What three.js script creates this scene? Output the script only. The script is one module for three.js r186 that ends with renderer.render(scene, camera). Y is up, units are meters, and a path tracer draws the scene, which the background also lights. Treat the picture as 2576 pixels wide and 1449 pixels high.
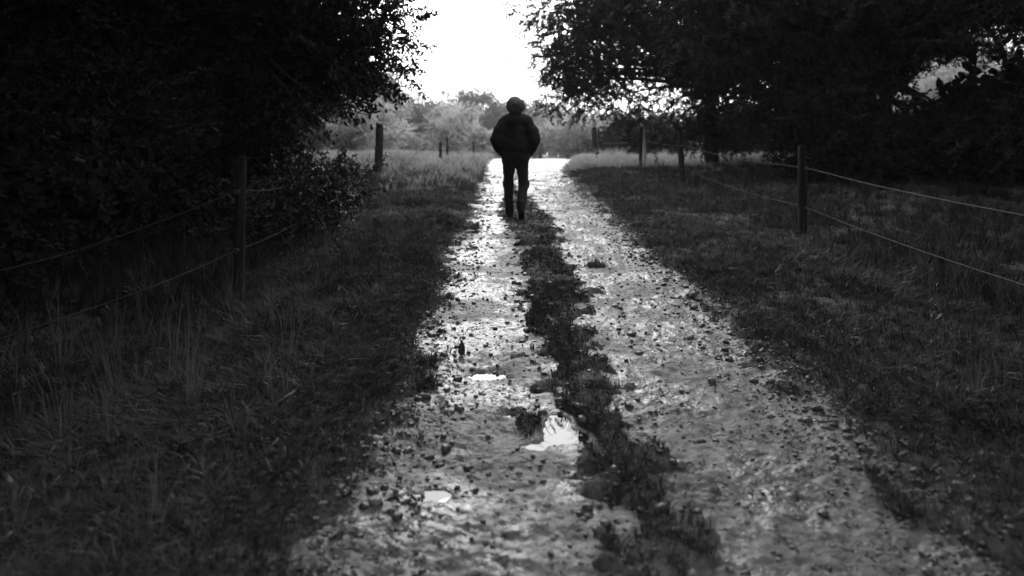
import * as THREE from 'three';
import { MarchingCubes } from 'three/addons/objects/MarchingCubes.js';
import { mergeGeometries, mergeVertices } from 'three/addons/utils/BufferGeometryUtils.js';

// ------------------------------------------------------------------ camera, sky, sun, exposure
const scene = new THREE.Scene();
const EYE = 1.37, F = 1850, U0 = 1288, V0 = 390;            // lens in pixels of a 2576 x 1449 picture, height of the horizon in it
const camera = new THREE.PerspectiveCamera(2 * Math.atan(724.5 / F) * 180 / Math.PI, 16 / 9, 0.05, 3000);
camera.position.set(0, EYE, 0);
camera.lookAt(0, EYE, -10);
camera.setViewOffset(2576, 1449, 0, 724.5 - V0, 2576, 1449);
camera.focus = 5.5;
camera.userData.fStop = 1.5;

const renderer = new THREE.WebGLRenderer({ antialias: true });
renderer.toneMapping = THREE.LinearToneMapping;
renderer.toneMappingExposure = 1.0;
renderer.shadowMap.enabled = true;

const SUN_AZ = -3 * Math.PI / 180, SUN_EL = 27 * Math.PI / 180;      // ahead, a little to the left, behind thin cloud
const sunDir = new THREE.Vector3(Math.sin(SUN_AZ) * Math.cos(SUN_EL), Math.sin(SUN_EL), -Math.cos(SUN_AZ) * Math.cos(SUN_EL));
{
  const W = 512, H = 256, data = new Float32Array(W * H * 4), v = new THREE.Vector3();
  for (let r = 0; r < H; r++) for (let c = 0; c < W; c++) {
    const up = ((r + 0.5) / H - 0.5) * Math.PI, az = ((c + 0.5) / W - 0.5) * 2 * Math.PI;
    v.set(Math.cos(az) * Math.cos(up), Math.sin(up), Math.sin(az) * Math.cos(up));
    const a = Math.acos(THREE.MathUtils.clamp(v.dot(sunDir), -1, 1)) * 180 / Math.PI;
    let L = 1.15 + 0.45 * Math.max(0, v.y) + 4.8 * Math.exp(-((a / 20) ** 2)) + 1.6 * Math.exp(-((a / 42) ** 2));
    const i = (r * W + c) * 4;
    if (v.y < 0) L = 0.4;
    data[i] = data[i + 1] = data[i + 2] = L; data[i + 3] = 1;
  }
  const t = new THREE.DataTexture(data, W, H, THREE.RGBAFormat, THREE.FloatType);
  t.mapping = THREE.EquirectangularReflectionMapping; t.magFilter = THREE.LinearFilter; t.needsUpdate = true;
  scene.background = t; scene.environment = t;
}
const sun = new THREE.DirectionalLight(0xffffff, 0.9);
sun.position.copy(sunDir).multiplyScalar(80); sun.target.position.set(0, 0, -10);
sun.castShadow = true; sun.shadow.radius = 22; sun.shadow.mapSize.set(2048, 2048);
Object.assign(sun.shadow.camera, { left: -45, right: 45, top: 45, bottom: -45, near: 1, far: 250 });
scene.add(sun, sun.target);
scene.fog = new THREE.FogExp2(0xffffff, 0.0009);

// ------------------------------------------------------------------ helpers
function rng(seed) { let a = seed >>> 0; return () => { a = (a + 0x6d2b79f5) | 0; let t = Math.imul(a ^ (a >>> 15), 1 | a); t = (t + Math.imul(t ^ (t >>> 7), 61 | t)) ^ t; return ((t ^ (t >>> 14)) >>> 0) / 4294967296; }; }
const hash = (x, y) => { let h = Math.imul(x | 0, 374761393) ^ Math.imul(y | 0, 668265263); h = Math.imul(h ^ (h >>> 13), 1274126177); return ((h ^ (h >>> 16)) >>> 0) / 4294967296; };
function vn(x, y) {                                            // value noise, -1 .. 1
  const ix = Math.floor(x), iy = Math.floor(y); let fx = x - ix, fy = y - iy;
  fx = fx * fx * (3 - 2 * fx); fy = fy * fy * (3 - 2 * fy);
  const a = hash(ix, iy), b = hash(ix + 1, iy), c = hash(ix, iy + 1), d = hash(ix + 1, iy + 1);
  return (a + (b - a) * fx + (c - a) * fy + (a - b - c + d) * fx * fy) * 2 - 1;
}
const fbm = (x, y, n = 3) => { let s = 0, a = 0.6; for (let i = 0; i < n; i++) { s += a * vn(x + i * 17.3, y - i * 9.1); x *= 2.1; y *= 2.1; a *= 0.5; } return s; };
const sm = (a, b, x) => { const t = Math.min(1, Math.max(0, (x - a) / (b - a))); return t * t * (3 - 2 * t); };
const at = (u, v, d) => new THREE.Vector3((u - U0) / F * d, EYE - (v - V0) / F * d, -d);   // a point seen at pixel (u, v) at that distance
const used = new Map();
function numbered(n) { const k = used.get(n) ?? 0; used.set(n, k + 1); return k ? n + '_' + String(k).padStart(3, '0') : n; }
function tag(o, label, category, group) { o.userData.label = label; o.userData.category = category; if (group) o.userData.group = group; return o; }
function base(name, x, y, z, label, category, group) { const g = new THREE.Group(); g.name = numbered(name); g.position.set(x, y, z); scene.add(tag(g, label, category, group)); return g; }
function mesh(name, geo, mat, parent = scene) { const m = new THREE.Mesh(geo, mat); m.name = parent === scene ? numbered(name) : name; m.castShadow = m.receiveShadow = true; parent.add(m); return m; }
function kind(o, k, label) { o.userData.kind = k; if (label) o.userData.label = label; return o; }
const grey = (v) => new THREE.Color().setRGB(v, v, v);
const std = (v, rough = 0.9, more = {}) => new THREE.MeshStandardMaterial({ color: grey(v), roughness: rough, ...more });
const leafy = (v, trans = 0.35, rough = 0.75, more = {}) => new THREE.MeshPhysicalMaterial({ color: grey(v), roughness: rough, transmission: trans, thickness: 0, side: THREE.DoubleSide, ...more });
function scatter(name, geo, mat, list, parent = scene) {          // list of matrices
  const m = new THREE.InstancedMesh(geo, mat, list.length); m.name = parent === scene ? numbered(name) : name;
  list.forEach((x, i) => m.setMatrixAt(i, x)); m.castShadow = m.receiveShadow = true; m.instanceMatrix.needsUpdate = true; parent.add(m); return m;
}
const M4 = (p, q, s) => new THREE.Matrix4().compose(p, q, s.isVector3 ? s : new THREE.Vector3(s, s, s));
const EUL = new THREE.Euler();
const quat = (x, y, z, order = 'YXZ') => new THREE.Quaternion().setFromEuler(EUL.set(x, y, z, order));

// a grey texture whose wrap-around is seamless: f(i, j) -> value 0..1
function texture(W, H, f, srgb = false) {
  const d = new Uint8Array(W * H * 4);
  for (let j = 0; j < H; j++) for (let i = 0; i < W; i++) { const v = Math.max(0, Math.min(255, Math.round(255 * f(i, j)))), k = (j * W + i) * 4; d[k] = d[k + 1] = d[k + 2] = v; d[k + 3] = 255; }
  const t = new THREE.DataTexture(d, W, H); t.wrapS = t.wrapT = THREE.RepeatWrapping; t.magFilter = THREE.LinearFilter; t.minFilter = THREE.LinearMipmapLinearFilter; t.generateMipmaps = true;
  if (srgb) t.colorSpace = THREE.SRGBColorSpace; t.needsUpdate = true; return t;
}
function tvn(x, y, px, py) {                                   // value noise that repeats after px, py
  const ix = Math.floor(x), iy = Math.floor(y); let fx = x - ix, fy = y - iy; fx = fx * fx * (3 - 2 * fx); fy = fy * fy * (3 - 2 * fy);
  const X = (k) => ((k % px) + px) % px, Y = (k) => ((k % py) + py) % py;
  const a = hash(X(ix), Y(iy)), b = hash(X(ix + 1), Y(iy)), c = hash(X(ix), Y(iy + 1)), d = hash(X(ix + 1), Y(iy + 1));
  return a + (b - a) * fx + (c - a) * fy + (a - b - c + d) * fx * fy;
}

// ------------------------------------------------------------------ lie of the land
function rise(d) {                                              // the lane climbs 4 % away from the camera and levels out past the walker
  if (d < 20) return 0.042 * d;
  const t = Math.min(1, (d - 20) / 16);
  return 0.84 + 0.042 * 16 * (t - t * t / 2) - 0.0015 * Math.max(0, d - 36);
}
const edgeL = (d) => -0.62 + 0.07 * vn(d * 0.6, 3.1) + 0.05 * vn(d * 2.3, 8.8) - 0.012 * Math.max(0, d - 10);
const edgeR = (d) => 1.5 + 0.06 * vn(d * 0.5, 13.1) + 0.05 * vn(d * 2.1, 28.8) + 0.11 * Math.max(0, d - 21) - 0.05 * sm(11, 16, d);
const medC = (d) => 0.34 + 0.02 * vn(d * 0.7, 55.5) + 0.13 * sm(4.6, 2.7, d) - 0.25 * sm(8.3, 12.8, d);
const medW = (d) => (0.15 + 0.08 * sm(3.2, 5, d) + 0.08 * sm(8.3, 10.5, d) + 0.035 * vn(d * 1.1, 71.2)) * (1 - 0.9 * sm(13.2, 14.4, d));
const puddles = [                                               // x, d, half width, half length, depth of the hollow
  [0.00, 3.53, 0.07, 0.04, 0.028],
  [-0.12, 4.1, 0.16, 0.10, 0.022], [0.02, 6.2, 0.12, 0.12, 0.022], [0.5, 24.5, 0.7, 1.2, 0.07],
];
const ground2 = (u, v) => { const d = 2535 / (v - 312); return [(u - U0) / F * d, d]; };
const basins = [
  { label: 'bright white puddle in the lane nearest the camera, beside a lump of mud', poly: [[1386, 1034], [1430, 1040], [1440, 1074], [1472, 1086], [1480, 1104], [1440, 1114], [1376, 1121], [1366, 1134], [1338, 1131], [1312, 1123], [1345, 1110], [1369, 1108], [1369, 1082], [1373, 1055]] },
  { label: 'broken puddle along the left edge of the lane at the near end', poly: [[965, 1256], [985, 1243], [1010, 1246], [1022, 1236], [1058, 1240], [1075, 1229], [1118, 1226], [1134, 1240], [1122, 1256], [1078, 1254], [1050, 1264], [1000, 1262]] },
  { label: 'shining puddle in the left wheel track beside the walker\'s shins', poly: [[1148, 507], [1180, 499], [1258, 497], [1264, 511], [1200, 518], [1160, 514]] },
  { label: 'shining puddle in the left wheel track beside the walker\'s knees', poly: [[1180, 481], [1215, 474], [1260, 473], [1262, 486], [1200, 489]] },
  { label: 'far puddle in the left wheel track before the lane levels out', poly: [[1210, 460], [1235, 455], [1262, 455], [1262, 464], [1220, 465]] },
  { label: 'thin far puddle in the right wheel track beyond the walker', poly: [[1333, 448], [1370, 443], [1412, 444], [1430, 449], [1400, 454], [1340, 453]] },
  { label: 'narrow bright puddle in the left wheel track just this side of the walker', poly: [[1160, 583], [1185, 577], [1215, 575], [1250, 577], [1268, 581], [1250, 587], [1215, 592], [1180, 589]] },
].map((b) => { const p = b.poly.map(([u, v]) => ground2(u, v)), cx = p.reduce((a, q) => a + q[0], 0) / p.length, cd = p.reduce((a, q) => a + q[1], 0) / p.length, far = Math.max(...p.map((q) => Math.hypot(q[0] - cx, q[1] - cd))); return { ...b, p, cx, cd, far, level: rise(cd) - 0.008 }; });
function inside(b, x, d) {                                          // distance to the shore, positive in the water
  if (Math.hypot(x - b.cx, d - b.cd) > b.far + 0.35) return -1;
  let s = 1e9, inn = false; const p = b.p;
  for (let i = 0, j = p.length - 1; i < p.length; j = i++) {
    const [ax, ad] = p[j], [bx, bd] = p[i], ex = bx - ax, ed = bd - ad, t = Math.min(1, Math.max(0, ((x - ax) * ex + (d - ad) * ed) / (ex * ex + ed * ed)));
    s = Math.min(s, Math.hypot(x - ax - t * ex, d - ad - t * ed)); if ((ad > d) !== (bd > d) && x < (bx - ax) * (d - ad) / (bd - ad) + ax) inn = !inn;
  }
  return (inn ? s : -s) + 0.008 * vn(x * 55, d * 55);
}
function shore(x, d, h) {                                           // the lane is hollowed in the water and closed round it
  for (const b of basins) { const s = inside(b, x, d); if (s <= -0.3) continue; const L = b.level - rise(d), scale = b.cd > 6 ? 2.5 : 1; h += (L + 0.007 + 0.004 * vn(x * 30, d * 30) - h) * sm(-0.22 * scale, -0.03, s); if (s > -0.03) h = Math.min(h, L + 0.007 - 0.022 * sm(-0.02, 0.03, s)); }
  return h;
}
const wet = (x, d) => { let m = -1; for (const b of basins) m = Math.max(m, inside(b, x, d)); return m; };
function hollow(x, d) { let h = 0; for (const [px, pd, w, l, k] of puddles) { const a = (x - px) / w, b = (d - pd) / l; const q = a * a + b * b; if (q < 5) h = Math.max(h, (k + 0.015) * Math.exp(-q * (0.75 + 0.35 * vn(x * 13 + pd, d * 11)))); } return h; }
function soilAbove(x, d) {                                      // height of turf and soil over the plain slope
  const n1 = fbm(x * 3.1, d * 2.2 + 40, 3), n2 = 0.75 * fbm(x * 6, d * 5 + 90, 2) + 0.55 * fbm(x * 17, d * 14, 2);
  const l = edgeL(d) - x, r = x - edgeR(d);
  let h = -0.055;
  h = Math.max(h, -0.052 + 0.077 * sm(-0.22, 0.16, l + 0.24 * n2) + (0.09 * sm(6, 15, d) * sm(30, 20, d) + 0.05) * sm(0.05, 0.5, l) * sm(1.9, 0.9, l * sm(11, 7, d)) - 0.12 * sm(10, 5, d) * sm(0.8, 1.8, l) + (l > 0 ? 0.045 * n1 : 0));
  h = Math.max(h, -0.052 + 0.077 * sm(-0.24, 0.14, r + 0.24 * n2) + (0.05 + 0.07 * sm(9, 15, d)) * sm(0.1, 0.8, r) - 0.10 * sm(12, 7, d) * sm(1.0, 2.0, r) + (r > 0 ? 0.05 * n1 : 0));
  const m = medW(d) - Math.abs(x - medC(d));
  h = Math.max(h, -0.05 + 0.072 * sm(-0.12, 0.12, m + 0.22 * n2 + 0.06 * n1) + 0.02 * n2);
  const md = Math.hypot((x - 0.09) / 0.075, (d - 3.34) / 0.13);                     // the lump of mud beside the puddle
  h = Math.max(h, -0.06 + 0.075 * sm(1.7, 0.3, md + 0.6 * n2) + 0.010 * vn(x * 60, d * 60) + 0.008 * vn(x * 110, d * 110));
  const we = wet(x, d); if (we > -0.03) h = Math.min(h, -0.09);
  const ho = hollow(x, d); if (ho > 0.004) h = h + (-0.09 - h) * sm(0.006, 0.018, ho);
  if (x < -2.6) h += 0.10 * sm(-2.6, -4.5, x) + 0.1 * sm(2.6, 6, -x) * fbm(x * 0.7, d * 0.7, 2);
  if (x > 3.2) h += 0.12 * sm(3.2, 7, x) * fbm(x * 0.6 + 9, d * 0.5, 2) + 0.04 * (x - 3.6) * sm(3.6, 4.2, x) * sm(30, 20, d) * sm(12, 6, x);
  return h;
}
function gravelAbove(x, d) {
  const l = x - edgeL(d), r = edgeR(d) - x;
  const a = x * 0.8 + d * 0.6, b = d * 0.8 - x * 0.6;
  let h = 0.011 * fbm(x * 4, d * 4 + 7, 2) + 0.006 * vn(a * 9, b * 12) + 0.006 * vn(x * 19 + 5, d * 27) + 0.006 * vn(a * 40, b * 55) + 0.0035 * vn(x * 66, d * 85) - 0.012 * Math.exp(-(((x + 0.25) / 0.3) ** 2)) - 0.012 * Math.exp(-(((x - 1.05) / 0.35) ** 2));
  h -= hollow(x, d);
  h = shore(x, d, h);
  const out = Math.min(l, r); if (out < -0.1) h -= 0.14 * sm(-0.1, -0.5, out);
  return h;
}
const soilY = (x, d) => rise(d) + soilAbove(x, d), gravelY = (x, d) => rise(d) + gravelAbove(x, d);
const topY = (x, d) => Math.max(soilY(x, d), x > edgeL(d) - 0.5 && x < edgeR(d) + 0.5 ? gravelY(x, d) : -9);
function steps(from, to, step) { const a = [from]; while (a[a.length - 1] < to) a.push(a[a.length - 1] + step(a[a.length - 1])); return a; }
function sheet(xs, ds, h, uvScale) {
  const p = [], uv = [], idx = [], n = xs.length;
  for (const d of ds) for (const x of xs) { p.push(x, h(x, d), -d); uv.push(x * uvScale[0], d * uvScale[1]); }
  for (let j = 0; j < ds.length - 1; j++) for (let i = 0; i < n - 1; i++) { const a = j * n + i; idx.push(a, a + 1, a + n, a + 1, a + n + 1, a + n); }
  const g = new THREE.BufferGeometry(); g.setAttribute('position', new THREE.Float32BufferAttribute(p, 3)); g.setAttribute('uv', new THREE.Float32BufferAttribute(uv, 2)); g.setIndex(idx); g.computeVertexNormals(); return g;
}

// textures of the gravel: 3 m by 6 m, 1024 x 2048
const GW = 1024, GH = 2048, gH = new Float32Array(GW * GH), gC = new Float32Array(GW * GH);
{
  const r = rng(5);
  for (let j = 0; j < GH; j++) for (let i = 0; i < GW; i++) {
    const x = i / GW, y = j / GH;
    const a = tvn(x * 12, y * 24, 12, 24), b = tvn(x * 40, y * 80, 40, 80), c = tvn(x * 130, y * 260, 130, 260), e = tvn(x * 340, y * 680, 340, 680);
    gH[j * GW + i] = 0.20 * a + 0.18 * b + 0.14 * c + 0.10 * e;
    gC[j * GW + i] = 0.075 + 0.05 * (a - 0.5) + 0.05 * (b - 0.5) + 0.05 * (c - 0.5) + 0.03 * (e - 0.5);
  }
  for (let k = 0; k < 26000; k++) {                              // pebbles pressed into the mud
    const cx = r() * GW, cy = r() * GH, rad = (1.3 + 4.2 * r() ** 3.0) * (r() < 0.04 ? 1.7 : 1), sq = 0.6 + 0.5 * r(), an = r() * 3.14, hgt = 0.12 + 0.32 * r(), col = 0.06 + 0.17 * r() * r();
    const ca = Math.cos(an), sa = Math.sin(an), R = Math.ceil(rad * 1.3);
    for (let y = -R; y <= R; y++) for (let x = -R; x <= R; x++) {
      const px = (x * ca + y * sa) / rad, py = (-x * sa + y * ca) / (rad * sq), q = px * px + py * py; if (q > 1) continue;
      const o = ((Math.round(cy + y) + GH) % GH) * GW + ((Math.round(cx + x) + GW) % GW), h = 0.25 + hgt * Math.sqrt(1 - q);
      if (h > gH[o]) { gH[o] = h; gC[o] = col * (0.85 + 0.15 * (1 - q)); }
    }
  }
}
const gBump = texture(GW, GH, (i, j) => gH[j * GW + i]);
const gCol = texture(GW, GH, (i, j) => Math.pow(Math.max(0.01, 1.5 * gC[j * GW + i]), 1 / 2.2), true);
const gRough = texture(GW, GH, (i, j) => { const x = i / GW, y = j / GH, w = tvn(x * 9 + 3, y * 18, 9, 18) * 0.6 + tvn(x * 31, y * 62, 31, 62) * 0.4; return 0.41 + 0.21 * sm(0.35, 0.65, w) + 0.10 * tvn(x * 200, y * 400, 200, 400) - (gH[j * GW + i] < 0.3 ? 0.05 : 0); });
const soilMap = texture(512, 512, (i, j) => 0.10 + 0.16 * tvn(i / 64, j / 64, 8, 8) + 0.14 * tvn(i / 16, j / 16, 32, 32) + 0.12 * tvn(i / 4, j / 4, 128, 128), true);
const soilBump = texture(512, 512, (i, j) => 0.4 * tvn(i / 32, j / 32, 16, 16) + 0.35 * tvn(i / 9.14, j / 9.14, 56, 56) + 0.25 * tvn(i / 3, j / 3, 170, 170));

const gravelMat = new THREE.MeshStandardMaterial({ map: gCol, roughness: 1, roughnessMap: gRough, bumpMap: gBump, bumpScale: 0.015 });
const soilMat = new THREE.MeshStandardMaterial({ map: soilMap, roughness: 1, bumpMap: soilBump, bumpScale: 0.02 });
const waterMat = new THREE.MeshPhysicalMaterial({ color: grey(0.02), roughness: 0.02, ior: 1.33, specularIntensity: 1 });

// ground: one sheet out to the horizon, fine near the lane
{
  const xs = [...steps(-900, -60, (x) => Math.max(1, -x * 0.25)), ...steps(-55, -8, (x) => Math.max(0.5, -x * 0.09)), ...steps(-7.6, -1.3, (x) => Math.max(0.04, (-x - 0.9) * 0.06)), ...steps(-1.25, 2.2, () => 0.025), ...steps(2.24, 9, (x) => Math.max(0.04, (x - 1.8) * 0.06)), ...steps(9.5, 60, (x) => x * 0.09), ...steps(66, 900, (x) => x * 0.25)];
  const ds = [...steps(-300, -8, (d) => -d * 0.2), ...steps(-6, 1.6, (d) => Math.max(0.08, (1.7 - d) * 0.2)), ...steps(1.65, 46, (d) => Math.max(0.02, 0.0075 * d)), ...steps(47, 900, (d) => d * 0.06)];
  kind(mesh('ground', sheet(xs, ds, soilY, [0.6, 0.6]), soilMat), 'structure', 'dark turf and soil on both sides of the lane and along its middle');
  const xt = steps(-1.25, 2.6, () => 0.014), dt = [...steps(-6, 1.9, () => 0.08), ...steps(1.92, 40, (d) => Math.max(0.012, 0.005 * d))];
  const track = kind(mesh('track', sheet(xt, dt, gravelY, [1 / 3, 1 / 6]), gravelMat), 'structure', 'wet stony lane running away up the picture in two wheel tracks');
  globalThis.trackMesh = track;
}
// puddles: level water in the hollows
basins.forEach((b) => {
  const s = new THREE.Shape(); b.p.forEach(([x, d], i) => { const k = Math.hypot(x - b.cx, d - b.cd) || 1, m = 1 + 0.035 / k, X = b.cx + (x - b.cx) * m, Y = b.cd + (d - b.cd) * m; i ? s.lineTo(X, Y) : s.moveTo(X, Y); });
  const g = new THREE.ShapeGeometry(s, 1); g.rotateX(-Math.PI / 2); g.translate(0, b.level, 0);
  kind(mesh('puddle', g, waterMat), 'structure', b.label);
});
puddles.forEach(([px, pd, w, l, k], n) => {
  const wx = w * 1.25, wl = l * 1.25, fill = [0.24, 0.20, 0.24, 0.5][n], rim = Math.min(...Array.from({ length: 24 }, (_, i) => topY(px + wx * 1.12 * Math.cos(i / 12 * Math.PI), pd + wl * 1.12 * Math.sin(i / 12 * Math.PI)))), level = Math.min(gravelY(px, pd) + (k + 0.015) * fill, rim - 0.001);
  const s = new THREE.Shape(); for (let i = 0; i <= 48; i++) { const a = i / 48 * 2 * Math.PI, r = 1 + 0.12 * Math.sin(a * 3 + n) + 0.08 * Math.sin(a * 5 + 2 * n); i ? s.lineTo(Math.cos(a) * wx * r, Math.sin(a) * wl * r) : s.moveTo(Math.cos(a) * wx * r, Math.sin(a) * wl * r); }
  const g = new THREE.ShapeGeometry(s, 1); g.rotateX(-Math.PI / 2); g.translate(px, level, -pd);
  const names = ['thin puddle just beyond the lump of mud in the lane', 'shallow wet hollow in the left wheel track above the upright dark leaf', 'small wet hollow in the left wheel track halfway to the walker', 'bright sheet of water on the far level stretch of lane'];
  kind(mesh('puddle', g, waterMat), 'structure', names[n]);
});

// ------------------------------------------------------------------ plant pieces
function strip(pts, widths, side = new THREE.Vector3(1, 0, 0)) {     // a blade: a tapered ribbon along points
  const p = [], idx = [];
  pts.forEach((q, i) => { const w = widths[i] / 2; p.push(q.x - side.x * w, q.y - side.y * w, q.z - side.z * w, q.x + side.x * w, q.y + side.y * w, q.z + side.z * w); });
  for (let i = 0; i < pts.length - 1; i++) { const a = i * 2; idx.push(a, a + 1, a + 2, a + 1, a + 3, a + 2); }
  const g = new THREE.BufferGeometry(); g.setAttribute('position', new THREE.Float32BufferAttribute(p, 3)); g.setIndex(idx); g.computeVertexNormals(); return g;
}
function tuft(seed, n, h, spread, lean, w) {
  const r = rng(seed), gs = [];
  for (let i = 0; i < n; i++) {
    const a = r() * 6.283, b = r() * spread, hh = h * (0.45 + 0.65 * r()), le = lean * hh * (0.3 + r()), dx = Math.cos(a), dz = Math.sin(a), x = dx * b, z = dz * b, t = a + 1.57 + (r() - 0.5);
    gs.push(strip([new THREE.Vector3(x, -0.01, z), new THREE.Vector3(x + dx * le * 0.3, hh * 0.55, z + dz * le * 0.3), new THREE.Vector3(x + dx * le, hh * (1 - 0.35 * lean * r()), z + dz * le)], [w, w * 0.8, w * 0.12], new THREE.Vector3(Math.cos(t), 0, Math.sin(t))));
  }
  return mergeGeometries(gs);
}
function leafGeo(len, wid, fold = 0.18, curl = 0.12) {                // one leaf along +y, creased down its middle, bent over
  const p = [0, 0, 0, -wid * 0.42, len * 0.28, fold * wid, 0, len * 0.3, 0, wid * 0.42, len * 0.28, fold * wid, -wid * 0.4, len * 0.62, fold * wid - curl * len * 0.5, 0, len * 0.64, -curl * len * 0.6, wid * 0.4, len * 0.62, fold * wid - curl * len * 0.5, 0, len, -curl * len * 1.6];
  const g = new THREE.BufferGeometry(); g.setAttribute('position', new THREE.Float32BufferAttribute(p, 3)); g.setIndex([0, 2, 1, 0, 3, 2, 1, 2, 5, 1, 5, 4, 2, 3, 6, 2, 6, 5, 4, 5, 7, 5, 6, 7]); g.computeVertexNormals(); return g;
}
function tube(pts, r0, r1, sides = 6) {
  const c = new THREE.CatmullRomCurve3(pts), n = Math.max(4, pts.length * 3), g = new THREE.TubeGeometry(c, n, 1, sides, false), p = g.attributes.position, q = new THREE.Vector3();
  for (let i = 0; i <= n; i++) { c.getPointAt(i / n, q); const rr = r0 + (r1 - r0) * (i / n); for (let k = 0; k <= sides; k++) { const o = i * (sides + 1) + k; p.setXYZ(o, q.x + (p.getX(o) - q.x) * rr, q.y + (p.getY(o) - q.y) * rr, q.z + (p.getZ(o) - q.z) * rr); } }
  g.computeVertexNormals(); return g;
}
function sprayGeo(seed, n, len, leaf, wid) {                          // a twig with n leaves, along +y
  const r = rng(seed), gs = [];
  const bend = (t) => new THREE.Vector3(0.08 * len * Math.sin(t * 3 + seed), len * t, 0.15 * len * t * t);
  for (let i = 0; i < n; i++) {
    const t = 0.12 + 0.88 * (i + r() * 0.6) / n, g = leafGeo(leaf * (0.7 + 0.5 * r()), wid * (0.8 + 0.4 * r()), 0.1 + 0.2 * r(), 0.05 + 0.2 * r());
    g.applyQuaternion(quat((r() - 0.5) * 1.2, r() * 6.283, 0.5 + 1.1 * r())); const b = bend(t); g.translate(b.x, b.y, b.z); gs.push(g);
  }
  const tw = strip([bend(0), bend(0.5), bend(1)], [0.012, 0.008, 0.003]); gs.push(tw);
  return mergeGeometries(gs);
}
const sprays = { fine: [11, 12, 13].map((s) => sprayGeo(s, 22, 0.5, 0.075, 0.042)), big: [21, 22].map((s) => sprayGeo(s, 18, 0.8, 0.16, 0.10)), willow: [31, 32].map((s) => sprayGeo(s, 26, 0.7, 0.12, 0.05)) };
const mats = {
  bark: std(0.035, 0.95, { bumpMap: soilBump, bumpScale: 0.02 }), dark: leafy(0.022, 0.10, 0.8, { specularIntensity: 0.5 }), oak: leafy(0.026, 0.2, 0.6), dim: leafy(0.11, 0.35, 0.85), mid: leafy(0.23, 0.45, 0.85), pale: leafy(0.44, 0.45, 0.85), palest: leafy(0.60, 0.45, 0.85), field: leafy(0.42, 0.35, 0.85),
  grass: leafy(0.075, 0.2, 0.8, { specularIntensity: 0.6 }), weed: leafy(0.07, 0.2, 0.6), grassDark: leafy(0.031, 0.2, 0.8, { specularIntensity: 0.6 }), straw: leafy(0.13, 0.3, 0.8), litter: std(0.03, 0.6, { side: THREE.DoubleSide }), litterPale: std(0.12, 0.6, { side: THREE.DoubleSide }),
};
// a tree or bush: trunk and limbs reaching into ellipsoids [x, y, z, rx, ry, rz] (about its base), and a crown of leafy twigs in clumps through them
function plant(name, label, category, group, x, d, o) {
  const r = rng(o.seed), y = topY(x, d), g = base(name, x, y - 0.05, -d, label, category, group), wood = [];
  const top = o.crowns[0], tr = o.trunk ?? 0.15;
  if (o.bole) wood.push(tube([new THREE.Vector3(0, -0.2, 0), new THREE.Vector3((r() - 0.5) * 0.3, o.bole * 0.5, (r() - 0.5) * 0.3), new THREE.Vector3(top[0] * 0.4, o.bole, top[2] * 0.4), new THREE.Vector3(top[0] * 0.9, top[1] + top[4] * 0.5, top[2] * 0.9)], tr, tr * 0.25, 9));
  const list = [], tones = o.mat2 ? [o.mat, o.mat2] : [o.mat], geos = sprays[o.spray ?? 'fine'];
  const total = o.crowns.reduce((s, c) => s + c[3] * c[4] * c[5], 0);
  for (const c of o.crowns) {
    const n = Math.max(3, Math.round(o.clumps * c[3] * c[4] * c[5] / total));
    for (let k = 0; k < n; k++) {
      let v; do v = new THREE.Vector3(r() * 2 - 1, r() * 2 - 1, r() * 2 - 1); while (v.length() > 1);
      v.multiplyScalar(Math.pow(v.length(), -0.35) * (0.8 + 0.3 * r()));
      const q = new THREE.Vector3(c[0] + v.x * c[3], c[1] + v.y * c[4], c[2] + v.z * c[5]), R = (o.clumpR ?? 0.55) * (0.6 + 0.8 * r()), perClump = Math.round((o.per ?? 26) * (0.45 + 1.1 * r())), tone = o.mat2 && r() < 0.42 ? 1 : 0;
      if (k % (o.limbEvery ?? 4) === 0) { const s = o.bole ? new THREE.Vector3(top[0] * 0.4, o.bole * (0.75 + 0.25 * r()), top[2] * 0.4) : new THREE.Vector3((r() - 0.5) * 0.5 * c[3], 0, (r() - 0.5) * 0.5 * c[5]); const m = s.clone().lerp(q, 0.5); m.y += 0.12 * q.distanceTo(s) * (o.bole ? 0.4 : 1); wood.push(tube([s, m, q], tr * (o.bole ? 0.35 : 0.5), 0.006, 5)); }
      for (let i = 0; i < perClump; i++) {
        const e = new THREE.Vector3(r() + r() + r() - 1.5, (r() + r() + r() - 1.5) * 0.75, r() + r() + r() - 1.5).multiplyScalar(R), pos = q.clone().add(e);
        if (pos.y < 0.05) continue;
        if (o.keep && !o.keep(pos, x, y, d)) continue;
        const dir = e.clone().normalize().add(new THREE.Vector3((r() - 0.5), (r() - 0.5) - (o.droop ?? 0.3), (r() - 0.5))).normalize();
        list.push([M4(pos, new THREE.Quaternion().setFromUnitVectors(new THREE.Vector3(0, 1, 0), dir).multiply(quat(0, r() * 6.283, 0)), (o.size ?? 1) * (0.75 + 0.5 * r())), i % geos.length, tone]);
      }
    }
  }
  if (wood.length) mesh(o.bole ? 'trunk' : 'stem', mergeGeometries(wood), mats.bark, g);
  tones.forEach((m, t) => geos.forEach((ge, i) => { const l = list.filter((e) => e[1] === i && e[2] === t).map((e) => e[0]); if (l.length) { const c = scatter(o.bole ? 'crown' : 'foliage', ge, m, l, g); c.userData.kind = 'stuff'; } }));
  return g;
}
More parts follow.
